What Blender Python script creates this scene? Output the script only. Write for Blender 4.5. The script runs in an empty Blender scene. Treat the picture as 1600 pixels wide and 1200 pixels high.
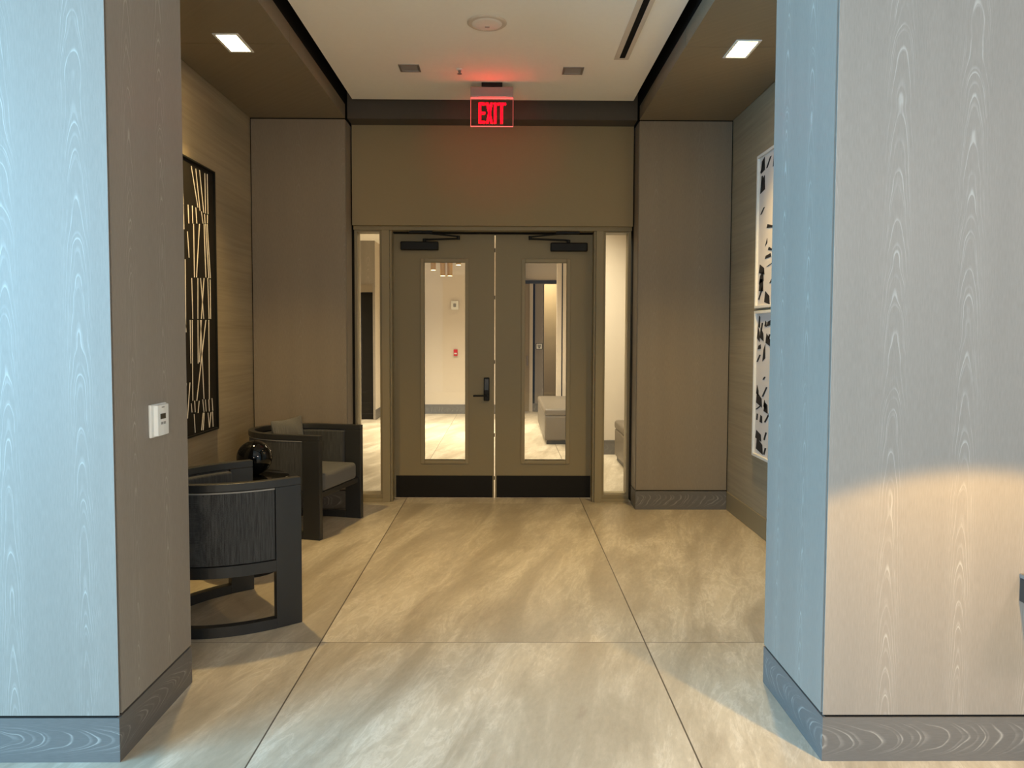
import bpy, bmesh, math, random
from mathutils import Vector, Matrix
C = bpy.context.scene.collection
SC = bpy.context.scene
PI = math.pi

# ------------------------------------------------------------------ camera
def make_camera():
    f, pitch, yaw, roll, cy, H = 1182.2, .0484, .0092, .0034, 579.1, 1.6
    cp, sp, c, s = math.cos(pitch), math.sin(pitch), math.cos(yaw), math.sin(yaw)
    fw = Vector((s * cp, c * cp, -sp)); r = Vector((c, -s, 0)); u = r.cross(fw)
    cr, sr = math.cos(roll), math.sin(roll)
    r, u = cr * r + sr * u, cr * u - sr * r
    cd = bpy.data.cameras.new('camera'); co = bpy.data.objects.new('camera', cd); C.objects.link(co)
    m = Matrix((r, u, -fw)).transposed().to_4x4(); m.translation = (0, 0, H)
    co.matrix_world = m
    cd.sensor_fit = 'HORIZONTAL'; cd.sensor_width = 36; cd.lens = f * 36 / 1600
    cd.shift_y = (cy - 600) / 1600; cd.clip_start = .02; cd.clip_end = 100
    SC.camera = co
make_camera()

# ------------------------------------------------------------------ world, daylight and lights, exposure
w = bpy.data.worlds.new('world'); SC.world = w; w.use_nodes = True
w.node_tree.nodes['Background'].inputs[0].default_value = (.50, .72, 1, 1)
w.node_tree.nodes['Background'].inputs[1].default_value = .4
SC.view_settings.view_transform = 'Standard'; SC.view_settings.look = 'None'
SC.view_settings.gamma = 1; SC.view_settings.use_curve_mapping = False
SC.view_settings.exposure = 0

DAY = (.285, .665, 1.0)
WARM = (1.0, .69, .26)
HALL = (1.0, .86, .62)
GLOW = (1.0, .60, .14)
SOFT = (1.0, .80, .66)
def area(name, loc, rot, sx, sy, power, col, spread=PI):
    l = bpy.data.lights.new(name, 'AREA'); l.shape = 'RECTANGLE'; l.size = sx; l.size_y = sy
    l.energy = power; l.color = col; l.spread = spread
    o = bpy.data.objects.new(name, l); C.objects.link(o); o.location = loc; o.rotation_euler = rot
    return o
def spot(name, loc, target, power, col, size, blend, radius=.05):
    l = bpy.data.lights.new(name, 'SPOT'); l.energy = power; l.color = col
    l.spot_size = math.radians(size); l.spot_blend = blend; l.shadow_soft_size = radius
    o = bpy.data.objects.new(name, l); C.objects.link(o); o.location = loc
    d = Vector(target) - Vector(loc); o.rotation_euler = d.to_track_quat('-Z', 'Y').to_euler()
    return o
def point(name, loc, power, col, radius):
    l = bpy.data.lights.new(name, 'POINT'); l.energy = power; l.color = col; l.shadow_soft_size = radius
    o = bpy.data.objects.new(name, l); C.objects.link(o); o.location = loc
    return o
# daylight through the lobby's large left window
area('daylight_left', (-5.85, -.9, 2.1), (0, -PI / 2, 0), 3.1, 5.0, 1190, DAY)
# shaded lamp beside the console
spot('lobby_spot_console', (1.75, 1.81, 1.75), (1.75, 1.81, 0), 130, GLOW, 114, .10, .03)
# unseen fill lights added in the lobby to brighten walls and ceiling
point('lobby_fill', (-.10, -1.6, 1.5), 225, (1, .78, .52), .32)
point('lobby_fill_right', (2.7, -.2, 2.4), 125, SOFT, .2)
# alcove downlights
spot('alcove_spot_left', (-1.797, 5.105, 3.47), (-1.797, 5.105, 0), 225, WARM, 104, .9, .06)
spot('alcove_spot_right', (1.579, 5.15, 3.47), (1.579, 5.15, 0), 250, WARM, 104, .9, .06)
# the bright room behind the doors
area('hall_light_near', (.55, 8.8, 3.2), (0, 0, 0), 1.4, 1.6, 115, HALL, PI * .8)
area('hall_light_far', (-.6, 12.6, 3.2), (0, 0, 0), 2.2, 2.6, 138, HALL, PI * .55)
area('hall_light_left', (-3.4, 11.5, 3.2), (0, 0, 0), 1.6, 2.6, 130, HALL, PI * .7)
area('hall_light_end', (.8, 16.1, 3.1), (0, 0, 0), .7, .5, 26, HALL)

# ------------------------------------------------------------------ materials
class N:
    def __init__(s, name):
        s.m = bpy.data.materials.new(name); s.m.use_nodes = True
        s.t = s.m.node_tree; s.b = s.t.nodes['Principled BSDF']; s.out = s.t.nodes['Material Output']
    def new(s, t): return s.t.nodes.new(t)
    def put(s, sock, v):
        if hasattr(v, 'is_linked') or isinstance(v, bpy.types.NodeSocket): s.t.links.new(v, sock)
        elif v is not None: sock.default_value = v
    def math(s, op, a, b=None, c=None, clamp=False):
        n = s.new('ShaderNodeMath'); n.operation = op; n.use_clamp = clamp
        for i, v in enumerate((a, b, c)): s.put(n.inputs[i], v)
        return n.outputs[0]
    def xyz(s, kind='Object'):
        n = s.new('ShaderNodeTexCoord'); q = s.new('ShaderNodeSeparateXYZ')
        s.t.links.new(n.outputs[kind], q.inputs[0]); return q.outputs
    def comb(s, x, y, z=0.0):
        n = s.new('ShaderNodeCombineXYZ')
        for i, v in enumerate((x, y, z)): s.put(n.inputs[i], v)
        return n.outputs[0]
    def noise(s, vec, scale=1., detail=2., rough=.5, dist=0.):
        n = s.new('ShaderNodeTexNoise'); s.put(n.inputs['Vector'], vec)
        n.inputs['Scale'].default_value = scale; n.inputs['Detail'].default_value = detail
        n.inputs['Roughness'].default_value = rough; n.inputs['Distortion'].default_value = dist
        return n.outputs[0]
    def step(s, v, a, b, lo=0., hi=1.):
        n = s.new('ShaderNodeMapRange'); n.interpolation_type = 'SMOOTHSTEP'
        s.put(n.inputs[0], v)
        for i, q in enumerate((a, b, lo, hi)): n.inputs[i + 1].default_value = q
        return n.outputs[0]
    def mix(s, f, a, b, mode='MIX'):
        n = s.new('ShaderNodeMix'); n.data_type = 'RGBA'; n.blend_type = mode
        s.put(n.inputs[0], f)
        for i, v in ((6, a), (7, b)):
            s.put(n.inputs[i], (*v, 1) if isinstance(v, tuple) and len(v) == 3 else v)
        return n.outputs[2]
    def scale(s, col, f):   # colour times scalar
        n = s.new('ShaderNodeVectorMath'); n.operation = 'SCALE'
        s.put(n.inputs[0], col); s.put(n.inputs['Scale'], f); return n.outputs[0]
    def bump(s, h, strength=.2, dist=.002):
        n = s.new('ShaderNodeBump'); n.inputs['Strength'].default_value = strength
        n.inputs['Distance'].default_value = dist; s.put(n.inputs['Height'], h)
        s.t.links.new(n.outputs[0], s.b.inputs['Normal'])
    def fin(s, col=None, rough=.5, spec=.4, metal=0.):
        if col is not None: s.put(s.b.inputs['Base Color'], (*col, 1) if isinstance(col, tuple) and len(col) == 3 else col)
        s.put(s.b.inputs['Roughness'], rough); s.b.inputs['Specular IOR Level'].default_value = spec
        s.b.inputs['Metallic'].default_value = metal
        return s.m

def plain(name, col, rough=.5, spec=.4, metal=0., var=.06, sc=30.):
    n = N(name); o = n.xyz(); v = n.noise(n.comb(*o), sc, 3)
    return n.fin(n.mix(1., col, n.comb(*[n.math('MULTIPLY_ADD', v, 2 * var, 1 - var)] * 3), 'MULTIPLY'), rough, spec, metal)

def wood(name, base, line, grain='v', width=.27, amount=.50, off=0., k=.034):
    """open-pored stained oak, pale grain: flat-sawn arches along each veneer leaf"""
    n = N(name); x, y, z = n.xyz()
    s = n.math('ADD', n.math('ADD', x, y), off)
    across, along = (s, z) if grain == 'v' else (n.math('ADD', z, .04), s)
    q = n.math('DIVIDE', across, width)
    cell = n.math('FLOOR', q)
    wn = n.new('ShaderNodeTexWhiteNoise'); wn.noise_dimensions = '1D'; n.put(wn.inputs['W'], cell)
    rnd = wn.outputs[0]
    u = n.math('MULTIPLY', n.math('SUBTRACT', n.math('FRACT', q), .5), width)
    v2 = n.comb(n.math('MULTIPLY', across, 5.), n.math('MULTIPLY', along, 1.1), n.math('MULTIPLY', rnd, .35))
    wob = n.math('SUBTRACT', n.noise(v2, 1., 2), .5)
    fw_ = n.math('SUBTRACT', n.noise(n.comb(n.math('MULTIPLY', across, 40.), n.math('MULTIPLY', along, 9.)), 1., 3), .5)
    uu = n.math('MULTIPLY_ADD', wob, .022, u)
    uu = n.math('MULTIPLY_ADD', fw_, .007, uu)
    jig = n.math('SUBTRACT', n.noise(n.comb(n.math('MULTIPLY', along, 4.), n.math('MULTIPLY', cell, 3.7)), 1., 2), .5)
    vv = n.math('MULTIPLY_ADD', n.math('MULTIPLY_ADD', rnd, .5, n.math('ADD', along, .45)), k, n.math('MULTIPLY_ADD', wob, .02, n.math('MULTIPLY', jig, .012)))
    R = n.math('SQRT', n.math('ADD', n.math('MULTIPLY', uu, uu), n.math('MULTIPLY', vv, vv)))
    ring = n.math('FRACT', n.math('DIVIDE', R, .0054))
    ln = n.math('MULTIPLY', n.step(ring, 0., .03), n.step(ring, .04, .15, 1., 0.))
    ring2 = n.math('FRACT', n.math('MULTIPLY_ADD', R, 1 / .0040, .37))
    ln2 = n.math('MULTIPLY', n.step(ring2, 0., .05), n.step(ring2, .08, .30, 1., 0.))
    ln = n.math('MAXIMUM', ln, n.math('MULTIPLY', ln2, .35))
    fade = n.step(n.math('ABSOLUTE', u), .022, .070, 1., .05)
    brk = n.step(n.noise(n.comb(n.math('MULTIPLY', across, 26.), n.math('MULTIPLY', along, 6.)), 1., 3), .34, .60, .22, 1.)
    mask = n.math('MULTIPLY', n.math('MULTIPLY', ln, fade), n.math('MULTIPLY', brk, amount))
    stv = n.comb(n.math('MULTIPLY', across, 230.), n.math('MULTIPLY', along, 22.))
    st = n.noise(stv, 1., 3, .6)
    broad = n.noise(n.comb(n.math('MULTIPLY', across, 9.), n.math('MULTIPLY', along, .7)), 1., 2)
    f = n.math('ADD', n.math('MULTIPLY_ADD', st, .34, .83), n.math('MULTIPLY_ADD', broad, .16, -.08))
    col = n.scale(n.mix(mask, base, line), f)
    n.bump(st, .12, .001)
    return n.fin(col, .48, .35)

def veneer(name, base):
    """straight horizontal grain, used on the alcove side walls"""
    n = N(name); x, y, z = n.xyz(); s = n.math('ADD', x, y)
    a = n.noise(n.comb(n.math('MULTIPLY', s, .8), n.math('MULTIPLY', z, 26.)), 1., 4, .65)
    b = n.noise(n.comb(n.math('MULTIPLY', s, 2.2), n.math('MULTIPLY', z, 150.)), 1., 3, .6)
    c = n.noise(n.comb(n.math('MULTIPLY', s, .4), n.math('MULTIPLY', z, 3.)), 1., 2)
    f = n.math('ADD', n.math('MULTIPLY_ADD', a, .62, .48), n.math('ADD', n.math('MULTIPLY', b, .26), n.math('MULTIPLY_ADD', c, .5, -.18)))
    n.bump(b, .1, .001)
    return n.fin(n.scale(n.mix(0., base, base), f), .5, .3)

def floor_mat():
    n = N('porcelain_slab'); x, y, z = n.xyz()
    PX, PY, OX, OY = 1.685, 3.21, .732, 3.858
    qx = n.math('DIVIDE', n.math('SUBTRACT', x, OX), PX); qy = n.math('DIVIDE', n.math('SUBTRACT', y, OY), PY)
    cx, cy = n.math('FLOOR', qx), n.math('FLOOR', qy)
    wn = n.new('ShaderNodeTexWhiteNoise'); wn.noise_dimensions = '2D'; n.put(wn.inputs['Vector'], n.comb(cx, cy))
    off = n.math('MULTIPLY', wn.outputs[0], 37.)
    # diagonal cloudy travertine veining
    a = n.math('MULTIPLY_ADD', x, .965, n.math('MULTIPLY', y, -.26))
    b = n.math('MULTIPLY_ADD', x, .26, n.math('MULTIPLY', y, .965))
    v = n.comb(n.math('MULTIPLY', a, 2.8), n.math('MULTIPLY', b, .55), off)
    cl = n.noise(v, 1.2, 8, .66, .5)
    v2 = n.comb(n.math('MULTIPLY', a, 8.), n.math('MULTIPLY', b, 1.9), off)
    vn = n.noise(v2, 1.1, 8, .70, .7)
    vein = n.math('MULTIPLY', n.step(n.math('ABSOLUTE', n.math('SUBTRACT', vn, .5)), 0., .045, 1., 0.), n.step(cl, .40, .62))
    fine = n.noise(n.comb(n.math('MULTIPLY', a, 48.), n.math('MULTIPLY', b, 17.), off), 1., 6, .68)
    col = n.mix(n.step(cl, .34, .66), (.39, .335, .258), (.575, .51, .41))
    col = n.mix(n.math('MULTIPLY', vein, .5), col, (.72, .66, .57))
    dk = n.math('MULTIPLY', n.step(vn, .30, .44, 1., 0.), .45)
    col = n.mix(dk, col, (.325, .262, .20))
    col = n.scale(col, n.math('MULTIPLY_ADD', fine, .36, .82))
    def joint(q, p, wd):
        fr = n.math('FRACT', n.math('ADD', q, .5)); d = n.math('MULTIPLY', n.math('ABSOLUTE', n.math('SUBTRACT', fr, .5)), p)
        return n.step(d, wd * .6, wd, 1., 0.)
    j = n.math('MAXIMUM', joint(qx, PX, .0042), n.math('MULTIPLY', joint(qy, PY, .0036), .75))
    col = n.mix(j, col, (.10, .08, .062))
    return n.fin(col, n.math('MULTIPLY_ADD', cl, .16, .27), .42)

def fabric(name, a, b, ribs=True):
    n = N(name); x, y, z = n.xyz()
    s = n.math('ADD', n.math('MULTIPLY', x, 1.), n.math('MULTIPLY', y, 1.3))
    if ribs:
        v = n.noise(n.comb(n.math('MULTIPLY', s, 300.), n.math('MULTIPLY', z, 6.)), 1., 3, .7)
        v2 = n.noise(n.comb(n.math('MULTIPLY', s, 420.), n.math('MULTIPLY', z, 330.)), 1., 2, .6)
        f = n.math('MULTIPLY_ADD', v, .75, n.math('MULTIPLY', v2, .5))
        f = n.step(f, .40, .86)
    else:
        f = n.step(n.noise(n.comb(x, y, z), 420., 3, .7), .32, .7)
    n.bump(f, .35, .002)
    n.b.inputs['Sheen Weight'].default_value = .15
    return n.fin(n.mix(f, a, b), .85, .15)

def glass_mat(name, tint=(.96, .97, .95)):
    n = N(name); t = n.t; t.nodes.remove(n.b)
    tr = n.new('ShaderNodeBsdfTransparent'); tr.inputs[0].default_value = (*tint, 1)
    gl = n.new('ShaderNodeBsdfGlossy'); gl.inputs['Roughness'].default_value = .02
    fr = n.new('ShaderNodeFresnel'); fr.inputs[0].default_value = 1.45
    mx = n.new('ShaderNodeMixShader')
    t.links.new(fr.outputs[0], mx.inputs[0]); t.links.new(tr.outputs[0], mx.inputs[1]); t.links.new(gl.outputs[0], mx.inputs[2])
    t.links.new(mx.outputs[0], n.out.inputs[0]); return n.m

def emit(name, col, strength):
    n = N(name); n.b.inputs['Emission Color'].default_value = (*col, 1); n.b.inputs['Emission Strength'].default_value = strength
    return n.fin(col, .4)

def wallpaper(name, col):
    n = N(name); x, y, z = n.xyz(); s = n.math('ADD', x, y)
    a = n.noise(n.comb(n.math('MULTIPLY', s, 9.), n.math('MULTIPLY', z, 260.)), 1., 3, .6)
    b = n.noise(n.comb(n.math('MULTIPLY', s, 260.), n.math('MULTIPLY', z, 9.)), 1., 3, .6)
    f = n.math('ADD', n.math('MULTIPLY', a, .18), n.math('MULTIPLY_ADD', b, .18, .82))
    return n.fin(n.scale(n.mix(0., col, col), f), .7, .2)

OAK = (.268, .238, .208); OAKL = (.53, .50, .46)
M = dict(
    oak=wood('stained_oak_upright', OAK, OAKL),
    oak_plain=wood('stained_oak_quiet', (.248, .206, .158), OAKL, 'v', .40, .12),  # same oak as the fronts, warm light mixed into its base
    oak_h=wood('stained_oak_plinth', (.138, .130, .124), (.42, .40, .37), 'h', .25, .62, 0., .062),
    oak_soffit=wood('stained_oak_soffit', (.225, .182, .125), (.30, .255, .19), 'h', 9., .1),
    veneer=veneer('straight_grain_veneer', (.36, .30, .205)),
    dark=plain('shadow_gap_black', (.012, .011, .010), .8, .1),
    fascia=plain('dark_bronze_fascia', (.085, .072, .06), .6, .25),
    ceil=plain('ceiling_paint', (.90, .86, .80), .85, .1, 0, .02),
    taupe=plain('taupe_wall_paint', (.30, .24, .145), .75, .15, 0, .03, 60),
    door=plain('taupe_door_paint', (.262, .212, .125), .45, .3, 0, .02, 60),
    frame=plain('taupe_frame_paint', (.295, .24, .145), .42, .3, 0, .02, 60),
    floor=floor_mat(),
    black=plain('black_metal', (.010, .010, .010), .45, .2),
    kick=plain('dark_bronze_plate', (.012, .0105, .009), .5, .15),
    charcoal=plain('charcoal_lacquer', (.027, .028, .029), .38, .4),
    tweed=fabric('charcoal_tweed', (.022, .024, .026), (.088, .089, .090)),
    seatf=fabric('grey_seat_fabric', (.085, .086, .086), (.165, .162, .155), False),
    cushf=fabric('grey_cushion_fabric', (.06, .06, .058), (.20, .195, .18)),
    rail_highlight=plain('pale_highlight', (.30, .29, .27), .6),  # highlight tone for the line under the chair rail
    gloss=plain('black_gloss', (.004, .004, .004), .05, .4, 0, 0),
    white=plain('white_plastic', (.80, .81, .80), .4, .4, 0, .01),
    grey=plain('grey_plastic', (.28, .28, .28), .5),
    screen=plain('dark_screen', (.012, .014, .014), .15, .5),
    red=plain('red_plastic', (.55, .015, .02), .4),
    gold=plain('brushed_brass', (.62, .40, .15), .35, .5, .85),
    steel=plain('satin_steel', (.34, .32, .31), .4, .5, .7),
    glass=glass_mat('clear_glazing'),
    acrylic=glass_mat('glow_tinted_acrylic', (.95, .80, .78)),  # red tint stands in for edge light glowing inside the panel
    exit=emit('exit_red', (1, .0, .002), 15.), exit_edge=emit('exit_edge_red', (1, .16, .14), 1.0),
    lamp=emit('warm_lamp', (1, .72, .36), 42.), pend=emit('pendant_lamp', (1, .80, .45), 6.),
    offlamp=plain('unlit_lens', (.30, .30, .31), .3, .5),
    cream=wallpaper('cream_wallpaper', (.66, .595, .52)),
    tan=plain('tan_wall_paint', (.44, .36, .235), .7, .2, 0, .02),
    flange=plain('diffuser_paint', (.62, .54, .46), .7, .2, 0, .02),
    leather=plain('taupe_leather', (.135, .112, .088), .42, .4, 0, .05, 8),
    canvas=plain('black_canvas', (.014, .012, .010), .7, .2), stroke=plain('cream_paint_stroke', (.86, .80, .74), .7),
    paper=plain('off_white_paper', (.74, .68, .64), .8, .1, 0, .05, 4), ink=plain('black_ink', (.02, .018, .02), .7),
    white_wood=plain('white_frame', (.78, .76, .72), .5),
    lobby=plain('lobby_paint', (.48, .46, .43), .85, .1),
)

# ------------------------------------------------------------------ mesh helpers
def box(bm, x0, x1, y0, y1, z0, z1):
    v = [bm.verts.new(p) for p in ((x0, y0, z0), (x1, y0, z0), (x1, y1, z0), (x0, y1, z0), (x0, y0, z1), (x1, y0, z1), (x1, y1, z1), (x0, y1, z1))]
    for f in ((3, 2, 1, 0), (4, 5, 6, 7), (0, 1, 5, 4), (1, 2, 6, 5), (2, 3, 7, 6), (3, 0, 4, 7)): bm.faces.new([v[i] for i in f])
def B(*boxes):
    bm = bmesh.new()
    for b in boxes: box(bm, *b)
    return bm
def lathe(bm, prof, c=(0, 0, 0), n=40, axis='z'):
    rings = []
    for r, h in prof:
        ring = []
        for k in range(n):
            a = 2 * PI * k / n
            p = (r * math.cos(a), r * math.sin(a), h)
            if axis == 'y': p = (p[0], p[2], p[1])
            ring.append(bm.verts.new((p[0] + c[0], p[1] + c[1], p[2] + c[2])))
        rings.append(ring)
    for a, b in zip(rings, rings[1:]):
        for k in range(n): bm.faces.new((a[k], a[(k + 1) % n], b[(k + 1) % n], b[k]))
    bm.faces.new(rings[0][::-1]); bm.faces.new(rings[-1])
def prism(bm, pts, axis, a, b):
    """polygon extruded along an axis; pts are the other two coordinates in order"""
    def P(p, q): return {'x': (q, p[0], p[1]), 'y': (p[0], q, p[1]), 'z': (p[0], p[1], q)}[axis]
    A = [bm.verts.new(P(p, a)) for p in pts]; Bq = [bm.verts.new(P(p, b)) for p in pts]
    bm.faces.new(A); bm.faces.new(Bq[::-1])
    for k in range(len(pts)):
        j = (k + 1) % len(pts); bm.faces.new((A[k], Bq[k], Bq[j], A[j]))
def bar(bm, p, q, r, n=8):
    p, q = Vector(p), Vector(q); d = (q - p).normalized(); s = d.orthogonal().normalized(); t = d.cross(s)
    A = [bm.verts.new(p + r * (math.cos(2 * PI * k / n) * s + math.sin(2 * PI * k / n) * t)) for k in range(n)]
    Bq = [bm.verts.new(q + r * (math.cos(2 * PI * k / n) * s + math.sin(2 * PI * k / n) * t)) for k in range(n)]
    for k in range(n): bm.faces.new((A[k], A[(k + 1) % n], Bq[(k + 1) % n], Bq[k]))
    bm.faces.new(A[::-1]); bm.faces.new(Bq)
ORG = {}
def obj(name, bm, mat, parent=None, bevel=0, smooth=False, sub=0, local=False, seg=2):
    """link bm (world coordinates unless local) as ONE mesh object"""
    bmesh.ops.recalc_face_normals(bm, faces=bm.faces)
    me = bpy.data.meshes.new(name); 
    if smooth:
        for f in bm.faces: f.smooth = True
    bm.to_mesh(me); bm.free()
    me.materials.append(M[mat] if isinstance(mat, str) else mat)
    o = bpy.data.objects.new(name, me); C.objects.link(o)
    if parent is not None:
        o.parent = parent
        org = ORG.get(parent.name, Vector((0, 0, 0)))
        if not local: me.transform(Matrix.Translation(-org))
        ORG[o.name] = org
    if bevel:
        md = o.modifiers.new('bevel', 'BEVEL'); md.width = bevel; md.segments = seg; md.limit_method = 'ANGLE'; md.angle_limit = math.radians(50)
    if sub:
        md = o.modifiers.new('sub', 'SUBSURF'); md.levels = sub; md.render_levels = sub
    return o
def tag(o, label, cat, group=None, kind=None):
    o['label'] = label; o['category'] = cat
    if group: o['group'] = group
    if kind: o['kind'] = kind
    return o
def thing(name, label, cat, loc, rotz=0, group=None, kind=None):
    o = bpy.data.objects.new(name, None); C.objects.link(o); o.location = loc; o.rotation_euler = (0, 0, rotz)
    o.empty_display_size = .1; ORG[o.name] = Vector(loc)
    return tag(o, label, cat, group, kind)
def struct(name, bm, mat, label, cat, bevel=0):
    return tag(obj(name, bm, mat, None, bevel), label, cat, None, 'structure')
def copy_tree(o, parent=None):
    c = o.copy(); C.objects.link(c)
    if parent: c.parent = parent
    for ch in list(o.children): copy_tree(ch, c)
    return c

# ------------------------------------------------------------------ key dimensions (metres; camera stands at the origin)
Y1, Y2, Y3 = 2.76, 3.41, 6.85          # passage piers front and back, end panels of the alcoves
XL, XR, WL, WR = -1.43, 1.195, -2.279, 2.038
ZS, ZC = 3.512, 3.646
YH, YF, YD = 7.06, 7.12, 7.29          # wall over the doors, door frame, door leaves
HB, GAP = .168, .010

# ------------------------------------------------------------------ the setting
struct('floor', B((-6, 5, -6, 17.2, -.1, 0)), 'floor', 'pale veined stone slab floor with thin dark joints', 'floor')
struct('ceiling', B((-1.343, 1.119, Y2 - .1, 6.735, ZC, ZC + .04)), 'ceil', 'smooth pale ceiling panel over the passage', 'ceiling')
struct('trim_1', B((-1.5, 1.26, Y2 - .12, YH + .2, 3.96, 4.0)), 'dark', 'black cap coloured as the shade in the void above the floating ceiling panel', 'ceiling void')  # black colour stands for shade over the ceiling panel

def pier(side, x0, x1, xf):
    """wall block beside the passage: black core, wood skins with open joints, plinth"""
    s = 1 if xf == x1 else -1          # side that faces the passage
    def rx(a, b): return (min(xf - s * a, xf - s * b), max(xf - s * a, xf - s * b))
    far = x0 if s > 0 else x1
    def fx(a): return (min(far, xf - s * a), max(far, xf - s * a))
    nm = 'left' if s > 0 else 'right'
    c = fx(.012)
    o = struct('wall_front_' + nm, B((c[0], c[1], Y1 + .004, Y2 - .0, 0, 4.0)), 'dark', 'grey stained oak clad wall block on the %s of the passage entrance' % nm, 'wall')
    g = fx(0)
    obj('front_panel', B((g[0], g[1], Y1, Y1 + .004, HB + GAP, 4.0)), 'oak', o)
    r = rx(0, .012)
    obj('side_panel', B((r[0], r[1], Y1 + .020, Y2 - .006, HB + GAP, 4.0)), 'oak', o)
    q = tag(obj('baseboard_front_' + nm, B((g[0], g[1], Y1 - .001, Y1 + .004, 0, HB), (r[0], r[1], Y1 + .004, Y2, 0, HB)), 'oak_h', None),
            'grey oak plinth at the foot of the %s entrance wall' % nm, 'baseboard', None, 'structure')
    return o
pier('left', -6, XL, XL)
pier('right', XR, 5, XR)

def alcove(nm, xf, xw):
    s = 1 if xw > xf else -1           # outward direction
    def X(a, b): return (min(a, b), max(a, b))
    # side wall with straight horizontal grain and its baseboard
    a = X(xw, xw + s * .1)
    struct('wall_' + nm, B((a[0], a[1], Y2, Y3 + .1, 0, ZS + .5)), 'veneer', '%s alcove wall veneered in horizontal tan wood grain' % nm, 'wall')
    a = X(xw - s * .012, xw)
    bm = B((a[0], a[1], Y2, Y3 - .014, 0, HB))
    obj_ = struct('baseboard_' + nm, bm, 'frame', 'taupe baseboard along the %s alcove wall' % nm, 'baseboard', .003)
    # end panel with open joints all round
    a = X(xf + s * .012, xw + s * .05)
    o = struct('wall_back_' + nm, B((a[0], a[1], Y3 + .012, YH + .4, 0, ZS + .5)), 'dark', '%s end panel of grey stained oak beside the doors' % nm, 'wall')
    a = X(xf + s * .004, xw - s * .010)
    obj('end_panel', B((a[0], a[1], Y3, Y3 + .012, HB + GAP, ZS - .008)), 'oak_plain', o)
    a = X(xf, xf + s * .012)
    obj('return_panel', B((a[0], a[1], Y3 + .020, YH + .04, HB + GAP, ZS - .008)), 'oak_plain', o)
    a = X(xf, xw - s * .012); b = X(xf, xf + s * .012)
    struct('baseboard_back_' + nm, B((a[0], a[1], Y3 - .012, Y3 + .012, 0, HB), (b[0], b[1], Y3 + .012, YH + .04, 0, HB)), 'oak_h', 'oak plinth under the %s end panel' % nm, 'baseboard')
    # soffit: two panels with a joint, and the fascia that rises beside the ceiling panel
    k = struct('ceiling_' + nm, B((*X(xf + s * .022, xw + s * .05), Y2, Y3 + .012, ZS + .016, ZS + .05)), 'dark', 'lowered brown soffit over the %s alcove' % nm, 'soffit')
    a = X(xf + s * .0205, xw - s * .008)
    obj('soffit_panel', B((a[0], a[1], Y2, 5.116, ZS, ZS + .015)), 'oak_soffit', k)
    obj('soffit_panel', B((a[0], a[1], 5.122, Y3 - .004, ZS, ZS + .015)), 'oak_soffit', k)
    a = X(xf - s * .0, xf + s * .02)
    obj('fascia', B((a[0], a[1], Y2, 5.116, ZS, 3.635), (a[0], a[1], 5.122, Y3 - .004, ZS, 3.635)), 'oak_soffit', k)
    obj('gap_shade', B((a[0], a[1], Y2, Y3 - .004, 3.636, 3.96)), 'dark', k)  # upper fascia coloured black for the shade deep in the gap
alcove('left', XL, WL)
alcove('right', XR, WR)

# header over the doors
struct('wall_back', B((XL + .014, XR - .014, YH, YH + .3, 2.60, ZS + .01)), 'taupe', 'taupe painted wall over the double doors', 'wall')
o = struct('trim_2', B((XL + .018, XR - .018, Y3, YH + .3, ZS, 3.96)), 'fascia', 'dark bronze fascia between the ceiling and the wall over the doors', 'trim')

# door frame (structure): head, jambs, stops, sidelight frames
fr = struct('trim_3', B((XL + .012, XR - .012, YF, YF + .26, 2.566, 2.604)), 'frame', 'taupe steel frame around the double doors', 'door frame', .003)
JL, JR = (-1.158, -1.085), (.852, .922)
for a, b in (JL, JR): obj('jamb', B((a, b, YF, YF + .26, 0, 2.566)), 'frame', fr, .003)
obj('door_stop', B((JL[1], JL[1] + .018, YF + .03, YD - .012, 0, 2.566)), 'frame', fr, .002)
obj('door_stop', B((JR[0] - .018, JR[0], YF + .03, YD - .012, 0, 2.566)), 'frame', fr, .002)
obj('head_stop_shade', B((JL[1], JR[0], YF + .13, YF + .26, 2.553, 2.566)), 'dark', fr)  # coloured black for the shaded gap between leaves and head

def sidelight(n, x0, x1, nm):
    o = struct('window_%d' % n, B((x0, x1, YF + .005, YF + .20, 0, .036), (x0, x1, YF + .03, YF + .20, .036, .07)), 'frame', 'tall narrow sidelight window %s of the double doors' % nm, 'window', .002)
    obj('side_frame', B((x0, x0 + .022, YF + .03, YF + .2, .07, 2.566)), 'frame', o, .002)
    obj('side_frame', B((x1 - .022, x1, YF + .03, YF + .2, .07, 2.566)), 'frame', o, .002)
    obj('head_frame', B((x0 + .022, x1 - .022, YF + .03, YF + .2, 2.552, 2.566)), 'frame', o, .002)
    obj('pane', B((x0 + .02, x1 - .02, YF + .10, YF + .108, .06, 2.56)), 'glass', o)
sidelight(1, XL + .014, JL[0], 'left')
sidelight(2, JR[1], XR - .014, 'right')

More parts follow.
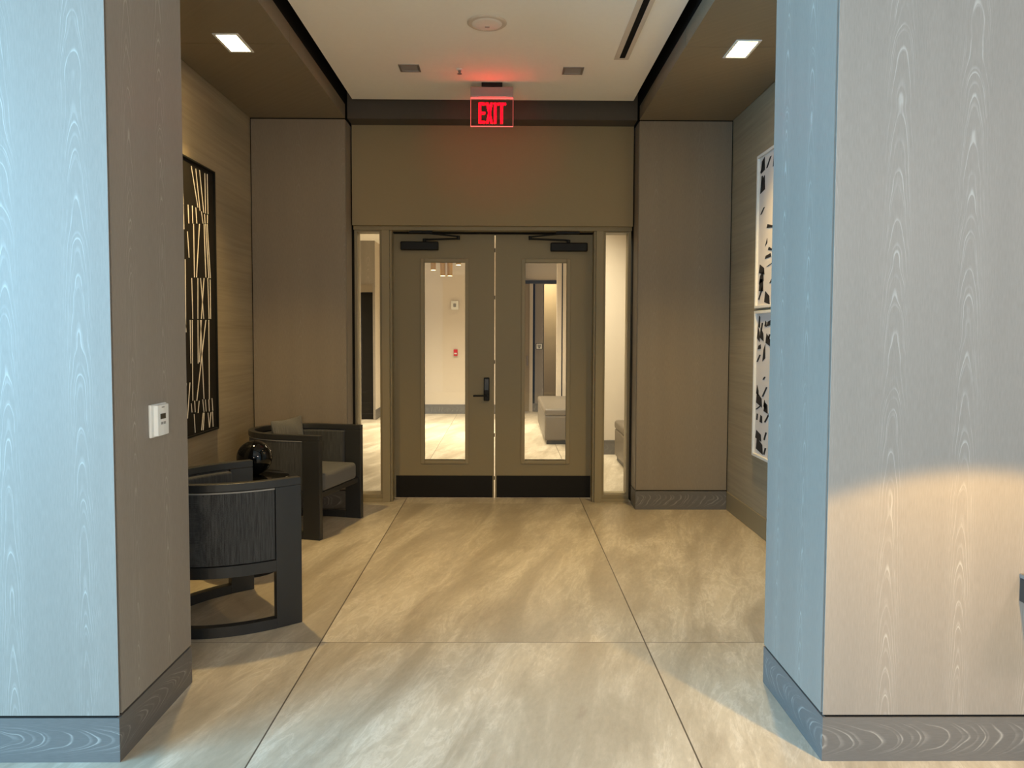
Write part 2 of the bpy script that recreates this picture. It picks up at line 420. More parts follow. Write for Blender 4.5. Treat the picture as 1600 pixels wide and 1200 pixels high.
# ------------------------------------------------------------------ the doors
def door(n, x0, x1, gx0, gx1, nm, hinge):
    T = .045; z0, z1 = .010, 2.550; gz0, gz1 = .378, 2.283
    bm = B((x0, gx0, YD, YD + T, z0, z1), (gx1, x1, YD, YD + T, z0, z1), (gx0, gx1, YD, YD + T, z0, gz0), (gx0, gx1, YD, YD + T, gz1, z1))
    o = struct('door_%d' % n, bm, 'door', '%s taupe door leaf with a tall narrow glass panel' % nm, 'door')
    e = .036
    bm = B((gx0 - e, gx0, YD - .010, YD + T + .01, gz0 - e, gz1 + e), (gx1, gx1 + e, YD - .010, YD + T + .01, gz0 - e, gz1 + e),
           (gx0, gx1, YD - .010, YD + T + .01, gz0 - e, gz0), (gx0, gx1, YD - .010, YD + T + .01, gz1, gz1 + e))
    obj('glazing_frame', bm, 'frame', o, .004)
    obj('pane', B((gx0, gx1, YD + .018, YD + .026, gz0, gz1)), 'glass', o)
    k = obj('kick_plate', B((x0 + (.030 if n == 1 else .016), x1 - (.014 if n == 1 else .018), YD - .003, YD, .012, .226)), 'kick', o, .001)
    # closer: body, foot, two-bar arm
    bx0, bx1 = (-.998, -.637) if n == 1 else (.429, .783)
    cz = 2.434 if n == 1 else 2.428
    c = obj('door_closer', B((bx0, bx1, YD - .06, YD, cz - .041, cz + .041)), 'black', o, .012, seg=3)
    px, ex, fx = (-.77, -.445, -.80) if n == 1 else (.60, .234, .589)
    am = bmesh.new()
    bar(am, (px, YD - .035, cz + .04), (px, YD - .035, cz + .068), .018, 14)
    d = .02 if n == 1 else -.02
    bar(am, (px, YD - .035, cz + .062), (px + 2 * d, YD - .05, 2.492), .010, 10)
    bar(am, (px + 2 * d, YD - .05, 2.492), (ex, YD - .09, 2.498), .0095, 10)
    bar(am, (ex, YD - .09, 2.488), (ex, YD - .09, 2.524), .016, 12)
    bar(am, (ex, YD - .09, 2.517), (fx, YD - .10, 2.552), .008, 10)
    box(am, min(fx - .11, fx + .11), fx + .11, YD - .12, YD - .085, 2.548, 2.566)
    obj('closer_arm', am, 'black', c)
    return o
d1 = door(1, -1.083, -.1045, -.777, -.385, 'left', -1)
d2 = door(2, -.0945, .850, .192, .591, 'right', 1)
lk = obj('lock', B((-.205, -.150, YD - .026, YD, .955, 1.180)), 'black', d1, .008, seg=3)
lv = bmesh.new()
bar(lv, (-.178, YD - .026, 1.008), (-.178, YD - .066, 1.008), .013, 14)
bar(lv, (-.170, YD - .062, 1.008), (-.305, YD - .062, 1.006), .0095, 12)
obj('lever', lv, 'black', lk, .002)
obj('keypad', B((-.197, -.158, YD - .028, YD - .0255, 1.06, 1.165)), 'screen', lk)
for z in (2.40, 1.95, 1.33, .62, .20): obj('latch', B((-.1045, -.0975, YD + .006, YD + .030, z - .018, z + .018)), 'black', d1)
for z in (.35, 1.28, 2.2):
    for dd, x in ((d1, -1.066), (d2, .833)):
        bm = bmesh.new(); bar(bm, (x, YD - .004, z - .055), (x, YD - .004, z + .055), .007, 10); obj('hinge', bm, 'frame', dd)

# ------------------------------------------------------------------ ceiling fittings
def soffit_light(cx, cy, label):
    hx, hy = .083, .158
    o = thing('recessed_light', label, 'ceiling light', (cx, cy, ZS), 0, 'lit downlights in the alcove soffits')
    e = .018
    z0, z1 = ZS - .006, ZS + .001
    obj('trim_ring', B((cx - hx, cx - hx + e, cy - hy, cy + hy, z0, z1), (cx + hx - e, cx + hx, cy - hy, cy + hy, z0, z1),
                       (cx - hx + e, cx + hx - e, cy - hy, cy - hy + e, z0, z1), (cx - hx + e, cx + hx - e, cy + hy - e, cy + hy, z0, z1)), 'white', o, .001)
    for k, (ya, yb) in enumerate(((cy - hy + e, cy - .004), (cy + .004, cy + hy - e))):
        obj('lens', B((cx - hx + e, cx + hx - e, ya, yb, ZS - .002, ZS + .0)), 'lamp', o)
soffit_light(-1.796, 5.105, 'glowing twin lens downlight in the left alcove soffit')
soffit_light(1.579, 5.152, 'glowing twin lens downlight in the right alcove soffit')

def ceiling_light(cx, cy, label):
    o = thing('square_downlight', label, 'ceiling light', (cx, cy, ZC), 0, 'unlit square downlights in the passage ceiling')
    h, e = .080, .016
    obj('trim_ring', B((cx - h, cx - h + e, cy - h, cy + h, ZC - .006, ZC), (cx + h - e, cx + h, cy - h, cy + h, ZC - .006, ZC),
                       (cx - h + e, cx + h - e, cy - h, cy - h + e, ZC - .006, ZC), (cx - h + e, cx + h - e, cy + h - e, cy + h, ZC - .006, ZC)), 'steel', o, .001)
    obj('lens', B((cx - h + e, cx + h - e, cy - h + e, cy + h - e, ZC - .002, ZC)), 'offlamp', o)
ceiling_light(-.742, 5.945, 'unlit square downlight in the ceiling left of the exit sign')
ceiling_light(.520, 5.980, 'unlit square downlight in the ceiling right of the exit sign')

o = thing('ceiling_speaker', 'round white ceiling speaker near the middle of the passage ceiling', 'speaker', (-.125, 5.085, ZC))
bm = bmesh.new(); lathe(bm, [(.130, ZC), (.130, ZC - .004), (.122, ZC - .010), (.104, ZC - .012), (.100, ZC - .010)], (-.125, 5.085, 0), 56); obj('rim', bm, 'flange', o, smooth=False)
bm = bmesh.new(); lathe(bm, [(.0995, ZC - .0105), (.08, ZC - .014), (.02, ZC - .016)], (-.125, 5.085, 0), 56); g = obj('grille', bm, 'white_wood', o)
bm = B((-.14, -.11, 5.11, 5.125, ZC - .0175, ZC - .0155)); obj('badge', bm, 'grey', g)

o = thing('sprinkler_head', 'small metal sprinkler head on the ceiling between the square downlights', 'sprinkler', (-.359, 5.967, ZC))
bm = bmesh.new(); lathe(bm, [(.026, ZC), (.026, ZC - .005), (.012, ZC - .009)], (-.359, 5.967, 0), 24); obj('escutcheon', bm, 'white', o)
bm = bmesh.new(); bar(bm, (-.359, 5.967, ZC - .008), (-.359, 5.967, ZC - .03), .006); bar(bm, (-.369, 5.967, ZC - .01), (-.362, 5.967, ZC - .034), .003); bar(bm, (-.349, 5.967, ZC - .01), (-.356, 5.967, ZC - .034), .003); obj('frame', bm, 'steel', o)
bm = bmesh.new(); lathe(bm, [(.018, ZC - .034), (.018, ZC - .037)], (-.359, 5.967, 0), 16); obj('deflector', bm, 'steel', o)

o = thing('slot_diffuser', 'long linear air slot with a black gap on the right of the passage ceiling', 'air vent', (.857, 4.7, ZC))
obj('flange', B((.803, .840, 3.7, 5.735, ZC - .004, ZC), (.881, .912, 3.7, 5.735, ZC - .004, ZC), (.840, .881, 5.705, 5.735, ZC - .004, ZC)), 'flange', o, .001)
obj('slot', B((.840, .881, 3.7, 5.705, ZC - .002, ZC)), 'dark', o)

# exit sign
EX, EY = -.114, 6.30
o = thing('exit_sign', 'glowing red EXIT sign hanging from the ceiling before the doors', 'exit sign', (EX, EY, ZC))
obj('canopy', B((EX - .085, EX + .085, EY - .035, EY + .035, ZC - .034, ZC)), 'black', o, .004)
obj('housing', B((EX - .174, EX + .174, EY - .03, EY + .03, 3.533, ZC - .034)), 'steel', o, .004)
p = obj('panel', B((EX - .172, EX + .172, EY - .004, EY + .004, 3.300, 3.533)), 'acrylic', o)
obj('edge_glow', B((EX - .1745, EX - .172, EY - .005, EY + .005, 3.297, 3.533), (EX + .172, EX + .1745, EY - .005, EY + .005, 3.297, 3.533), (EX - .172, EX + .172, EY - .005, EY + .005, 3.297, 3.3025),
                   (EX - .172, EX + .172, EY - .006, EY + .006, 3.523, 3.533)), 'exit_edge', p)
bm = bmesh.new(); z0, z1 = 3.322, 3.490; yy = (EY - .009, EY - .0045); lx = EX - .108
def q(a, b, c, d): box(bm, lx + a, lx + b, yy[0], yy[1], c, d)
sw = .019; hm = (z0 + z1) / 2
q(0, sw, z0, z1)
for zz in (z0, hm - sw * .5, z1 - sw): q(sw, .052, zz, zz + sw)
for a, b in (((.060, z0), (.097, z1)), ((.097, z0), (.060, z1))):
    prism(bm, [(lx + a[0], a[1]), (lx + a[0] + sw, a[1]), (lx + b[0] + sw, b[1]), (lx + b[0], b[1])], 'y', yy[0], yy[1])
q(.126, .126 + sw, z0, z1)
q(.1785, .1785 + sw, z0, z1 - sw); q(.153, .223, z1 - sw, z1)
obj('letters', bm, 'exit', p)

# ------------------------------------------------------------------ thermostat on the left wall block
tx = XL
o = thing('thermostat', 'white thermostat with a small dark screen on the grey left wall block', 'thermostat', (tx, 3.104, 1.241))
bm = bmesh.new()
prism(bm, [(3.033, 1.176), (3.175, 1.176), (3.175, 1.310), (3.033, 1.310)], 'x', tx, tx + .012)
obj('back_plate', bm, 'white', o, .004)
bm = bmesh.new(); prism(bm, [(tx + .011, 3.055), (tx + .026, 3.062), (tx + .028, 3.110), (tx + .024, 3.165), (tx + .011, 3.170)], 'z', 1.180, 1.306); f_ = obj('cover', bm, 'white', o, .003)
obj('screen', B((tx + .0255, tx + .0285, 3.082, 3.128, 1.248, 1.270)), 'screen', f_)
obj('button', B((tx + .0255, tx + .0285, 3.086, 3.104, 1.226, 1.236)), 'grey', f_)
obj('button', B((tx + .0255, tx + .0285, 3.108, 3.126, 1.226, 1.236)), 'grey', f_)
obj('logo', B((tx + .0255, tx + .0282, 3.094, 3.118, 1.294, 1.298)), 'grey', f_)

# ------------------------------------------------------------------ artworks
def frame_yz(xa, xb, y0, y1, z0, z1, e):
    return B((xa, xb, y0, y0 + e, z0, z1), (xa, xb, y1 - e, y1, z0, z1), (xa, xb, y0 + e, y1 - e, z0, z0 + e), (xa, xb, y0 + e, y1 - e, z1 - e, z1))
ay0, ay1, az0, az1 = 4.62, 5.912, .852, 2.838
o = thing('wall_art', 'tall black canvas with bands of leaning white strokes on the left alcove wall', 'artwork', (WL, (ay0 + ay1) / 2, az0))
obj('frame', frame_yz(WL, WL + .045, ay0, ay1, az0, az1, .014), 'black', o, .002)
cv = obj('canvas', B((WL + .002, WL + .030, ay0 + .014, ay1 - .014, az0 + .014, az1 - .014)), 'canvas', o)
STROKES = []   # (y0, z0, y1, z1) foot and head of each stroke
random.seed(7)
STROKES = [(5.6, 2.516, 5.494, 2.791), (5.638, 2.498, 5.573, 2.789), (5.707, 2.494, 5.641, 2.794), (5.742, 2.495, 5.739, 2.791), (5.788, 2.497, 5.785, 2.795), (5.436, 2.376, 5.428, 2.506), (5.505, 2.386, 5.501, 2.512), (5.576, 2.396, 5.562, 2.509), (5.689, 2.412, 5.663, 2.497), (5.729, 2.418, 5.722, 2.486), (5.775, 2.425, 5.778, 2.489), (5.517, 2.001, 5.519, 2.384), (5.555, 2.004, 5.625, 2.399), (5.728, 2.017, 5.709, 2.411), (5.784, 2.015, 5.739, 2.416), (5.815, 2.017, 5.77, 2.42), (5.477, 1.7, 5.47, 1.992), (5.567, 1.702, 5.579, 2.0), (5.675, 1.704, 5.628, 2.004), (5.63, 1.703, 5.692, 2.008), (5.777, 1.706, 5.763, 2.014), (5.808, 1.707, 5.81, 2.007), (5.431, 1.381, 5.43, 1.692), (5.453, 1.112, 5.467, 1.692), (5.558, 1.376, 5.567, 1.694), (5.583, 1.385, 5.63, 1.695), (5.655, 1.108, 5.615, 1.695), (5.523, 1.105, 5.715, 1.697), (5.757, 1.095, 5.771, 1.698), (5.435, 1.03, 5.424, 1.095), (5.491, 1.025, 5.485, 1.109), (5.543, 1.015, 5.566, 1.101), (5.651, 1.008, 5.63, 1.106), (5.692, 1.01, 5.68, 1.101), (5.753, 1.004, 5.746, 1.096), (5.821, 1.003, 5.809, 1.1), (5.485, 0.876, 5.472, 1.013), (5.601, 0.88, 5.636, 1.006), (5.631, 0.876, 5.656, 1.003), (5.748, 0.882, 5.727, 0.996), (5.753, 0.881, 5.784, 0.994), (5.822, 0.879, 5.816, 0.997)]
bm = bmesh.new()
def stroke(y0, z0, y1, z1, wd):
    prism(bm, [(y0 - wd / 2, z0), (y0 + wd / 2, z0), (y1 + wd / 2, z1), (y1 - wd / 2, z1)], 'x', WL + .030, WL + .0325)
for s in STROKES: stroke(*s, .0095)
bands = [(2.79, 2.32), (2.32, 2.13), (2.12, 1.60), (1.59, 1.26), (1.25, .99), (.985, .89)]
for zt, zb in bands:
    yy_ = ay0 + .05
    while yy_ < 5.42:
        d = random.uniform(-.06, .06)
        stroke(min(max(yy_ + d, ay0 + .03), 5.45), zb + .004, yy_, zt - .004, .0095); yy_ += random.uniform(.05, .15)
obj('strokes', bm, 'stroke', cv)

def print_art(z0, z1, seed, label):
    y0, y1 = 4.86, 6.075
    o = thing('framed_print', label, 'artwork', (WR, (y0 + y1) / 2, z0), 0, 'black and white prints on the right alcove wall')
    obj('frame', frame_yz(WR - .04, WR, y0, y1, z0, z1, .022), 'white_wood', o, .002)
    pp = obj('paper', B((WR - .022, WR - .002, y0 + .022, y1 - .022, z0 + .022, z1 - .022)), 'paper', o)
    random.seed(seed); bm = bmesh.new()
    z = z0 + .06
    while z < z1 - .10:
        y = y1 - .03 - random.uniform(0, .03)
        while y > y0 + .25:
            wd, h = random.uniform(.04, .17), random.uniform(.02, .10); sk = random.uniform(-.05, .05)
            if random.random() < .62:
                zz = z + random.uniform(-.02, .03)
                pts = [(y, zz), (y - wd, zz + sk * .6), (y - wd * .9, min(zz + h + sk, z1 - .03)), (y - .02, min(zz + h, z1 - .03))]
                if random.random() < .4: pts = [(y, zz), (y - .03, zz), (y - wd, zz + h), (y - wd + .03, zz + h)]
                prism(bm, pts, 'x', WR - .0245, WR - .022)
            y -= wd + random.uniform(.0, .06)
        z += random.uniform(.055, .10)
    obj('brush_marks', bm, 'ink', pp)
print_art(1.810, 3.015, 11, 'white framed black and white abstract print, upper of the pair on the right alcove wall')
print_art(.628, 1.790, 23, 'white framed black and white abstract print, lower of the pair on the right alcove wall')

# ------------------------------------------------------------------ barrel chairs
def chair(loc, rot, label, W, t, b, seed):
    """front faces local +x; sides run back along -x, then a half ellipse (depth b)"""
    H = .812; a = W / 2; th = .05
    root = thing('barrel_chair', label, 'chair', loc, rot, 'barrel armchairs in the left alcove')
    def path(off, n=40):
        """outer outline moved in by off, from the right front post round the back to the left"""
        pts = [(0, -(a - off)), (-t * .5, -(a - off)), (-t, -(a - off))]
        for k in range(1, n):
            th_ = PI * k / n
            pts.append((-t - (b - off) * math.sin(th_), -(a - off) * math.cos(th_)))
        pts += [(-t, a - off), (-t * .5, a - off), (0, a - off)]
        return pts
    def cut(pts, s0, s1):
        """piece of a polyline between arc lengths"""
        out = []; s = 0
        L = sum(math.dist(p, q) for p, q in zip(pts, pts[1:]))
        if s1 < 0: s1 = L + s1
        if s0 < 0: s0 = L + s0
        for p, q in zip(pts, pts[1:]):
            d = math.dist(p, q)
            for sv in (s0, s1):
                pass
            if s + d > s0 and s < s1:
                u0 = max(0, (s0 - s) / d); u1 = min(1, (s1 - s) / d)
                P = lambda u: (p[0] + (q[0] - p[0]) * u, p[1] + (q[1] - p[1]) * u)
                if not out: out.append(P(u0))
                out.append(P(u1))
            s += d
        return out
    def band(o_in, o_out, z0, z1, s0=0., s1=None):
        A = path(o_out); Bq = path(o_in)
        # march both outlines with the same parameters
        LA = sum(math.dist(p, q) for p, q in zip(A, A[1:]))
        acc = [0]
        for p, q in zip(A, A[1:]): acc.append(acc[-1] + math.dist(p, q))
        e = LA if s1 is None else (s1 if s1 >= 0 else LA + s1); st_ = s0 if s0 >= 0 else LA + s0
        marks = sorted({st_, e} | {v for v in acc if st_ < v < e})
        def at(poly, s):
            for k in range(len(acc) - 1):
                if s <= acc[k + 1] + 1e-9:
                    u = (s - acc[k]) / max(acc[k + 1] - acc[k], 1e-9)
                    return (poly[k][0] + (poly[k + 1][0] - poly[k][0]) * u, poly[k][1] + (poly[k + 1][1] - poly[k][1]) * u)
            return poly[-1]
        bm = bmesh.new(); rows = []
        for s in marks:
            p, q = at(A, s), at(Bq, s)
            rows.append([bm.verts.new((*p, z0)), bm.verts.new((*p, z1)), bm.verts.new((*q, z1)), bm.verts.new((*q, z0))])
        for r0, r1 in zip(rows, rows[1:]):
            for k in range(4): bm.faces.new((r0[k], r0[(k + 1) % 4], r1[(k + 1) % 4], r1[k]))
        bm.faces.new(rows[0][::-1]); bm.faces.new(rows[-1])
        return bm
    PW = .145
    obj('top_rail', band(th, 0, H - .042, H, 0), 'charcoal', root, .004, local=True)
    obj('front_post', band(th, 0, 0, H - .042, 0, PW), 'charcoal', root, .004, local=True)
    obj('front_post', band(th, 0, 0, H - .042, -PW, None), 'charcoal', root, .004, local=True)
    obj('middle_rail', band(th, 0, .315, .375, PW, -PW), 'charcoal', root, .003, local=True)
    obj('bottom_rail', band(th, 0, .0, .055, PW, -PW), 'charcoal', root, .003, local=True)
    pn = obj('outer_panel', band(.042, .006, .379, H - .046, PW + .003, -PW - .003), 'tweed', root, .004, local=True)
    obj('rail_highlight', band(.008, .003, H - .052, H - .045, PW + .003, -PW - .003), 'rail_highlight', pn, local=True)  # thin pale strip painting the highlight below the top rail
    obj('inner_back', band(.095, .045, .36, H - .05, PW + .002, -PW - .002), 'tweed', root, .012, local=True, seg=3)
    # seat: rail and cushion that fill the inside of the shell
    def plan(off, x1, n=28):
        pts = [(x1, -(a - off))]
        for k in range(0, n + 1):
            th_ = PI * k / n
            pts.append((-t - (b - off) * math.sin(th_), -(a - off) * math.cos(th_)))
        pts.append((x1, a - off)); return pts
    bm = bmesh.new(); prism(bm, plan(.052, -.02), 'z', .318, .358); obj('seat_rail', bm, 'charcoal', root, .003, local=True)
    bm = bmesh.new(); prism(bm, plan(.098, -.012), 'z', .359, .500)
    obj('seat', bm, 'seatf', root, .032, local=True, seg=4)
    # front corners of the cushion between the posts
    return root
def base_on(A, Bp):
    m = ((A[0] + Bp[0]) / 2, (A[1] + Bp[1]) / 2, 0); dx, dy = Bp[0] - A[0], Bp[1] - A[1]
    return m, math.atan2(-dx, dy), math.hypot(dx, dy)
m, r, W_ = base_on((-1.118, 4.134), (-1.596, 4.719))
chair(m, r, 'charcoal barrel armchair nearest the camera, half behind the left wall block', .755, .10, .58, 1)
m, r, W_ = base_on((-1.425, 5.784), (-1.231, 6.541))
far = chair(m, r, 'charcoal barrel armchair with a loose grey cushion, nearest the doors', .78, .34, .46, 2)

# loose cushion leaning in the far chair
def cushion(loc, rz, lean, w, h, d):
    bm = bmesh.new(); n = 14
    def pt(i, j, s):
        u, v = 2 * i / n - 1, 2 * j / n - 1
        k = (1 - abs(u) ** 2.6) * (1 - abs(v) ** 2.6)
        px = .5 * w * u * (1 - .06 * (1 - v * v)); pz = .5 * h * v * (1 - .07 * (1 - u * u))
        return (s * (.5 * d * k ** .55 + .004) + .006 * math.sin(5 * u + 3 * v), px, pz)
    g = [[[bm.verts.new(pt(i, j, s)) for j in range(n + 1)] for i in range(n + 1)] for s in (-1, 1)]
    for s in (0, 1):
        for i in range(n):
            for j in range(n): bm.faces.new((g[s][i][j], g[s][i + 1][j], g[s][i + 1][j + 1], g[s][i][j + 1]))
    ed = [(i, 0) for i in range(n)] + [(n, j) for j in range(n)] + [(i, n) for i in range(n, 0, -1)] + [(0, j) for j in range(n, 0, -1)]
    for (a, b), (c, e) in zip(ed, ed[1:] + ed[:1]): bm.faces.new((g[0][a][b], g[0][c][e], g[1][c][e], g[1][a][b]))
    mat = Matrix.Translation(loc) @ Matrix.Rotation(rz, 4, 'Z') @ Matrix.Rotation(lean, 4, 'Y')
    bmesh.ops.transform(bm, matrix=Matrix.Rotation(rz, 4, 'Z') @ Matrix.Rotation(lean, 4, 'Y'), verts=bm.verts)
    o = obj('cushion', bm, 'cushf', None, 0, True, 1, local=True); o.location = loc
    return tag(o, 'loose grey woven cushion leaning inside the armchair nearest the doors', 'cushion')
cushion((-1.79, 6.272, .699), r, -.14, .47, .40, .12)

# ------------------------------------------------------------------ side table and glossy ball
TX, TY, TZ = -1.72, 5.06, .640
o = thing('side_table', 'small round black side table between the two armchairs', 'table', (TX, TY, 0))
bm = bmesh.new(); lathe(bm, [(.245, TZ - .022), (.262, TZ - .018), (.262, TZ - .004), (.255, TZ)], (TX, TY, 0), 56); obj('table_top', bm, 'gloss', o)
bm = bmesh.new(); lathe(bm, [(.045, .03), (.035, .06), (.03, .3), (.035, TZ - .05), (.09, TZ - .022)], (TX, TY, 0), 32); obj('stem', bm, 'black', o, smooth=True)
bm = bmesh.new(); lathe(bm, [(.18, 0), (.18, .012), (.16, .022), (.05, .032)], (TX, TY, 0), 48); obj('base', bm, 'black', o)
bm = bmesh.new(); bmesh.ops.create_uvsphere(bm, u_segments=48, v_segments=32, radius=.117, matrix=Matrix.Translation((-1.70, 5.12, TZ + .1165)))
tag(obj('glossy_ball', bm, 'gloss', None, smooth=True), 'glossy black decorative ball standing on the round side table', 'ornament')

# ------------------------------------------------------------------ console shelf at the right edge
o = thing('wall_console', 'dark grey floating console shelf on the right wall block, cut by the photo edge', 'shelf', (2.7, Y1, .61))
obj('top', B((1.917, 3.5, Y1 - .42, Y1, .700, .716)), 'oak_h', o, .003)
obj('body', B((1.919, 3.498, Y1 - .415, Y1, .612, .699)), 'charcoal', o, .003)

# ------------------------------------------------------------------ the room behind the doors
HZ = 3.3
struct('ceiling_hall', B((-5.2, 2.6, YF + .3, 17.2, HZ, HZ + .05)), 'ceil', 'ceiling of the bright room behind the doors', 'ceiling')
struct('wall_hall_near', B((-5.2, -1.44, YF + .30, YF + .34, 0, HZ), (1.21, 2.6, YF + .30, YF + .34, 0, HZ), (-1.44, 1.21, YF + .31, YF + .34, 2.602, HZ)), 'cream', 'room side of the wall with the double doors', 'wall')
struct('wall_hall_left', B((-1.95, -1.75, YF + .34, 9.2, 0, HZ)), 'cream', 'cream wall end seen through the left sidelight', 'wall')
struct('wall_hall_far_left', B((-5.2, -5.1, YF + .34, 14.0, 0, HZ)), 'cream', 'left side wall of the bright room', 'wall')
o = struct('wall_hall_corner', B((-5.2, -2.80, 14.02, 15.3, 0, HZ), (-2.44, -2.40, 14.02, 15.3, 0, HZ), (-2.80, -2.44, 14.02, 15.3, 2.40, HZ)), 'cream', 'corner wall with a dark doorway seen through the left sidelight', 'wall')
obj('wood_panel', B((-5.2, -2.80, 14.0, 14.02, 0, HZ), (-2.44, -2.40, 14.0, 14.02, 0, HZ), (-2.80, -2.44, 14.0, 14.02, 2.50, HZ)), 'oak', o)
obj('doorway_head', B((-2.80, -2.44, 13.98, 14.05, 2.36, 2.50)), 'oak_plain', o)
struct('door_3', B((-2.79, -2.44, 14.06, 14.10, 0, 2.36)), 'kick', 'black glass doorway in the far left corner of the bright room', 'door')
struct('wall_hall_back', B((-2.40, .36, 15.1, 15.2, 0, HZ)), 'cream', 'cream papered back wall seen through the left door glass', 'wall')
struct('baseboard_hall_back', B((-2.388, .36, 15.085, 15.1, 0, .187)), 'oak_h', 'grey baseboard along the cream back wall', 'baseboard')
struct('baseboard_hall_corner', B((-2.40, -2.388, 14.0, 15.1, 0, .187)), 'oak_h', 'grey baseboard by the dark doorway', 'baseboard')
# right end: portal with a tan door, wood panel and the tan wall beyond
o = struct('wall_hall_end', B((.30, 2.2, 15.6, 15.7, 2.70, HZ)), 'cream', 'pale wall over the opening seen through the right door glass', 'wall')
struct('trim_4', B((.30, 2.2, 15.57, 15.7, 2.63, 2.70)), 'charcoal', 'dark header line over the opening in the far room', 'trim')
struct('wall_hall_recess', B((.30, 2.6, 16.7, 16.8, 0, HZ)), 'tan', 'tan wall in the recess at the far end', 'wall')
struct('baseboard_hall_recess', B((.30, 2.6, 16.68, 16.7, 0, .30)), 'tan', 'tan baseboard in the far recess', 'baseboard', .004)
o = struct('door_4', B((.28, .50, 15.60, 15.65, 0, 2.63)), 'tan', 'tan door at the left of the far opening', 'door')
bm = bmesh.new(); bar(bm, (.455, 15.55, .95), (.455, 15.55, 1.15), .012); bar(bm, (.455, 15.55, 1.0), (.455, 15.6, 1.0), .008); bar(bm, (.455, 15.55, 1.1), (.455, 15.6, 1.1), .008); obj('handle', bm, 'steel', o)
struct('trim_5', B((.50, .568, 15.55, 15.66, 0, 2.63)), 'cream', 'pale door casing in the far room', 'trim')
o = struct('wall_hall_pilaster', B((.568, .80, 15.60, 15.70, 0, 2.63)), 'dark', 'grey brown wood pilaster in the far opening', 'wall')
obj('wood_panel', B((.614, .79, 15.56, 15.60, 0, 2.63)), 'oak', o)
struct('baseboard_hall_pilaster', B((.568, .80, 15.54, 15.56, 0, .17)), 'oak_h', 'grey baseboard at the foot of the wood pilaster', 'baseboard')
o = struct('wall_hall_right', B((.918, .997, 13.4, 13.6, 0, HZ), (1.020, 1.30, 13.4, 13.6, 0, HZ), (1.25, 1.30, 13.6, 16.7, 0, HZ)), 'cream', 'pale wall end behind the square bench', 'wall')
obj('groove', B((.997, 1.020, 13.43, 13.58, 0, HZ)), 'dark', o)
struct('wall_hall_side', B((1.20, 2.6, 10.02, 10.12, 0, HZ), (1.20, 1.30, 10.12, 13.4, 0, HZ), (2.55, 2.6, YF + .34, 10.02, 0, HZ)), 'cream', 'cream papered wall seen through the right sidelight', 'wall')
struct('baseboard_hall_side', B((1.20, 2.55, 10.0, 10.02, 0, .19)), 'oak_h', 'grey baseboard under the cream wall by the right sidelight', 'baseboard')
struct('wall_hall_end_left', B((.30, .36, 15.2, 16.8, 0, HZ)), 'cream', 'side of the recess at the far end', 'wall')

def bench(x0, x1, y0, y1, h, label):
    o = thing('bench', label, 'bench', ((x0 + x1) / 2, (y0 + y1) / 2, 0), 0, 'taupe leather benches in the room behind the doors')
    obj('plinth', B((x0 + .03, x1 - .03, y0 + .03, y1 - .03, 0, .06)), 'charcoal', o)
    obj('body', B((x0, x1, y0, y1, .055, h - .10)), 'leather', o, .03, seg=3)
    obj('seat', B((x0 - .004, x1 + .004, y0 - .004, y1 + .004, h - .11, h)), 'leather', o, .035, seg=4)
bench(.576, 1.17, 10.9, 13.2, .52, 'long taupe leather bench seen through the right door glass')
bench(1.40, 2.5, 8.0, 9.60, .51, 'taupe leather bench seen through the right sidelight')

def pendant(x, y, zb, label):
    o = thing('pendant_lamp', label, 'pendant lamp', (x, y, HZ), 0, 'brass tube pendants in the room behind the doors')
    bm = bmesh.new(); lathe(bm, [(.036, zb + .004), (.038, zb), (.038, zb + .38), (.030, zb + .39)], (x, y, 0), 24); obj('shade', bm, 'gold', o)
    bm = bmesh.new(); lathe(bm, [(.034, zb - .001), (.034, zb + .0035)], (x, y, 0), 24); obj('bulb', bm, 'pend', o)
    bm = bmesh.new(); bar(bm, (x, y, zb + .39), (x, y, HZ - .02), .004); obj('cord', bm, 'black', o)
    bm = bmesh.new(); lathe(bm, [(.045, HZ), (.045, HZ - .02)], (x, y, 0), 20); obj('canopy', bm, 'gold', o)
for x, zb, t in ((-1.041, 2.518, 'brass tube pendant, leftmost of the four seen through the left door glass'), (-.904, 2.436, 'brass tube pendant, second from left of the four through the left door glass'),
                 (-.801, 2.436, 'brass tube pendant, third from left of the four through the left door glass'), (-.678, 2.593, 'brass tube pendant hung highest, rightmost of the four through the left door glass')):
    pendant(x, 11.0, zb, t)

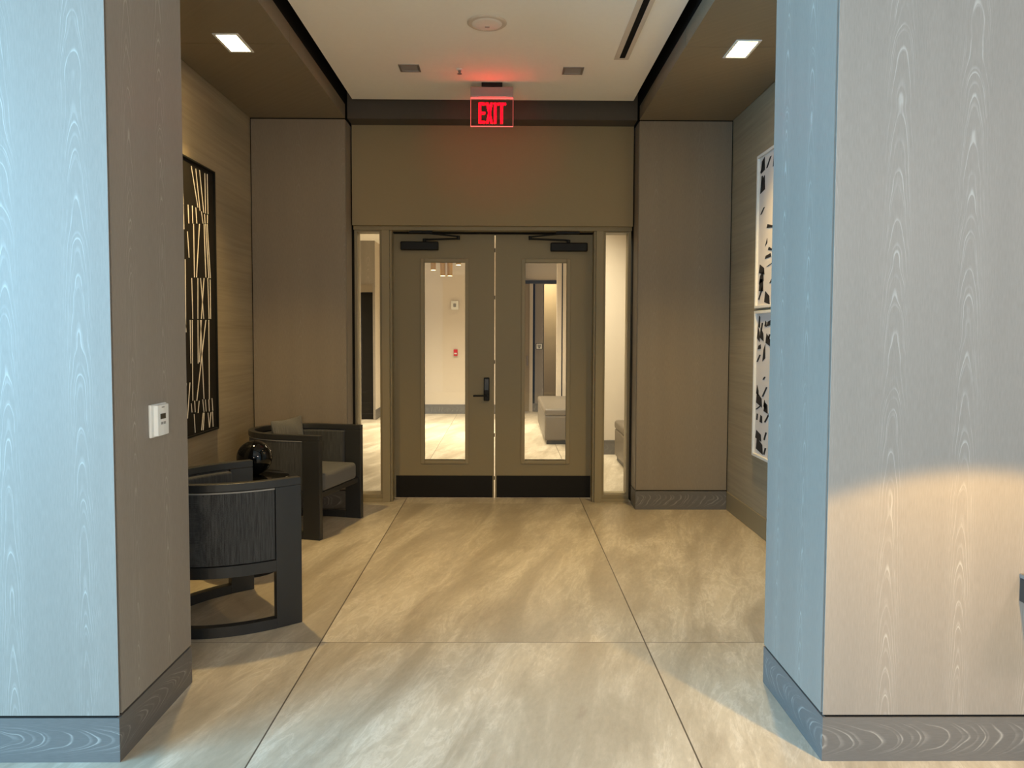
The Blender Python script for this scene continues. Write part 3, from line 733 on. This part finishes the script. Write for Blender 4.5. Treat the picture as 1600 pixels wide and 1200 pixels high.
o = thing('fire_alarm', 'white square alarm strobe on the cream back wall', 'alarm', (-1.0, 15.1, 2.166))
obj('housing', B((-1.075, -.928, 15.06, 15.1, 2.078, 2.255)), 'white', o, .01)
obj('strobe', B((-1.03, -.975, 15.045, 15.06, 2.13, 2.20)), 'grey', o, .008)
o = thing('pull_station', 'red fire alarm pull box with a white handle on the cream back wall', 'alarm', (-.985, 15.1, 1.225))
obj('box', B((-1.024, -.947, 15.06, 15.1, 1.161, 1.288)), 'red', o, .006)
obj('handle', B((-1.012, -.960, 15.045, 15.062, 1.195, 1.222)), 'white', o, .004)
o = thing('wall_sign', 'small white sign plate on the wood pilaster', 'sign', (.70, 15.56, 1.35))
obj('plate', B((.632, .770, 15.55, 15.56, 1.285, 1.410)), 'charcoal', o)
k = obj('face', B((.645, .757, 15.546, 15.55, 1.297, 1.398)), 'white', o)
obj('print', B((.665, .737, 15.545, 15.546, 1.362, 1.378), (.672, .730, 15.545, 15.546, 1.338, 1.350), (.685, .718, 15.545, 15.546, 1.31, 1.33)), 'charcoal', k)

# ------------------------------------------------------------------ the lobby behind the camera
LZ = 4.0
struct('ceiling_lobby', B((-6, 5, -6, Y1, LZ, LZ + .1), (XL, XR, Y1, Y2, LZ, LZ + .1)), 'lobby', 'lobby ceiling', 'ceiling')
struct('wall_lobby_right', B((5, 5.1, -6, Y2, 0, LZ)), 'lobby', 'right lobby wall', 'wall')
struct('wall_lobby_back', B((-6, -1.7, -6.1, -6, 0, LZ), (2.5, 5, -6.1, -6, 0, LZ), (-1.7, 2.5, -6.1, -6, 3.2, LZ)), 'lobby', 'lobby wall with the entrance glazing', 'wall')
struct('wall_lobby_left', B((-6.1, -6, -6, -3.5, 0, LZ), (-6.1, -6, 1.7, Y2, 0, LZ), (-6.1, -6, -3.5, 1.7, 3.7, LZ), (-6.1, -6, -3.5, 1.7, 0, .25)), 'lobby', 'lobby wall with the large window', 'wall')
struct('wall_lobby_header', B((XL, XR, Y1 + .3, Y2, ZC, LZ)), 'taupe', 'header over the passage entrance', 'wall')
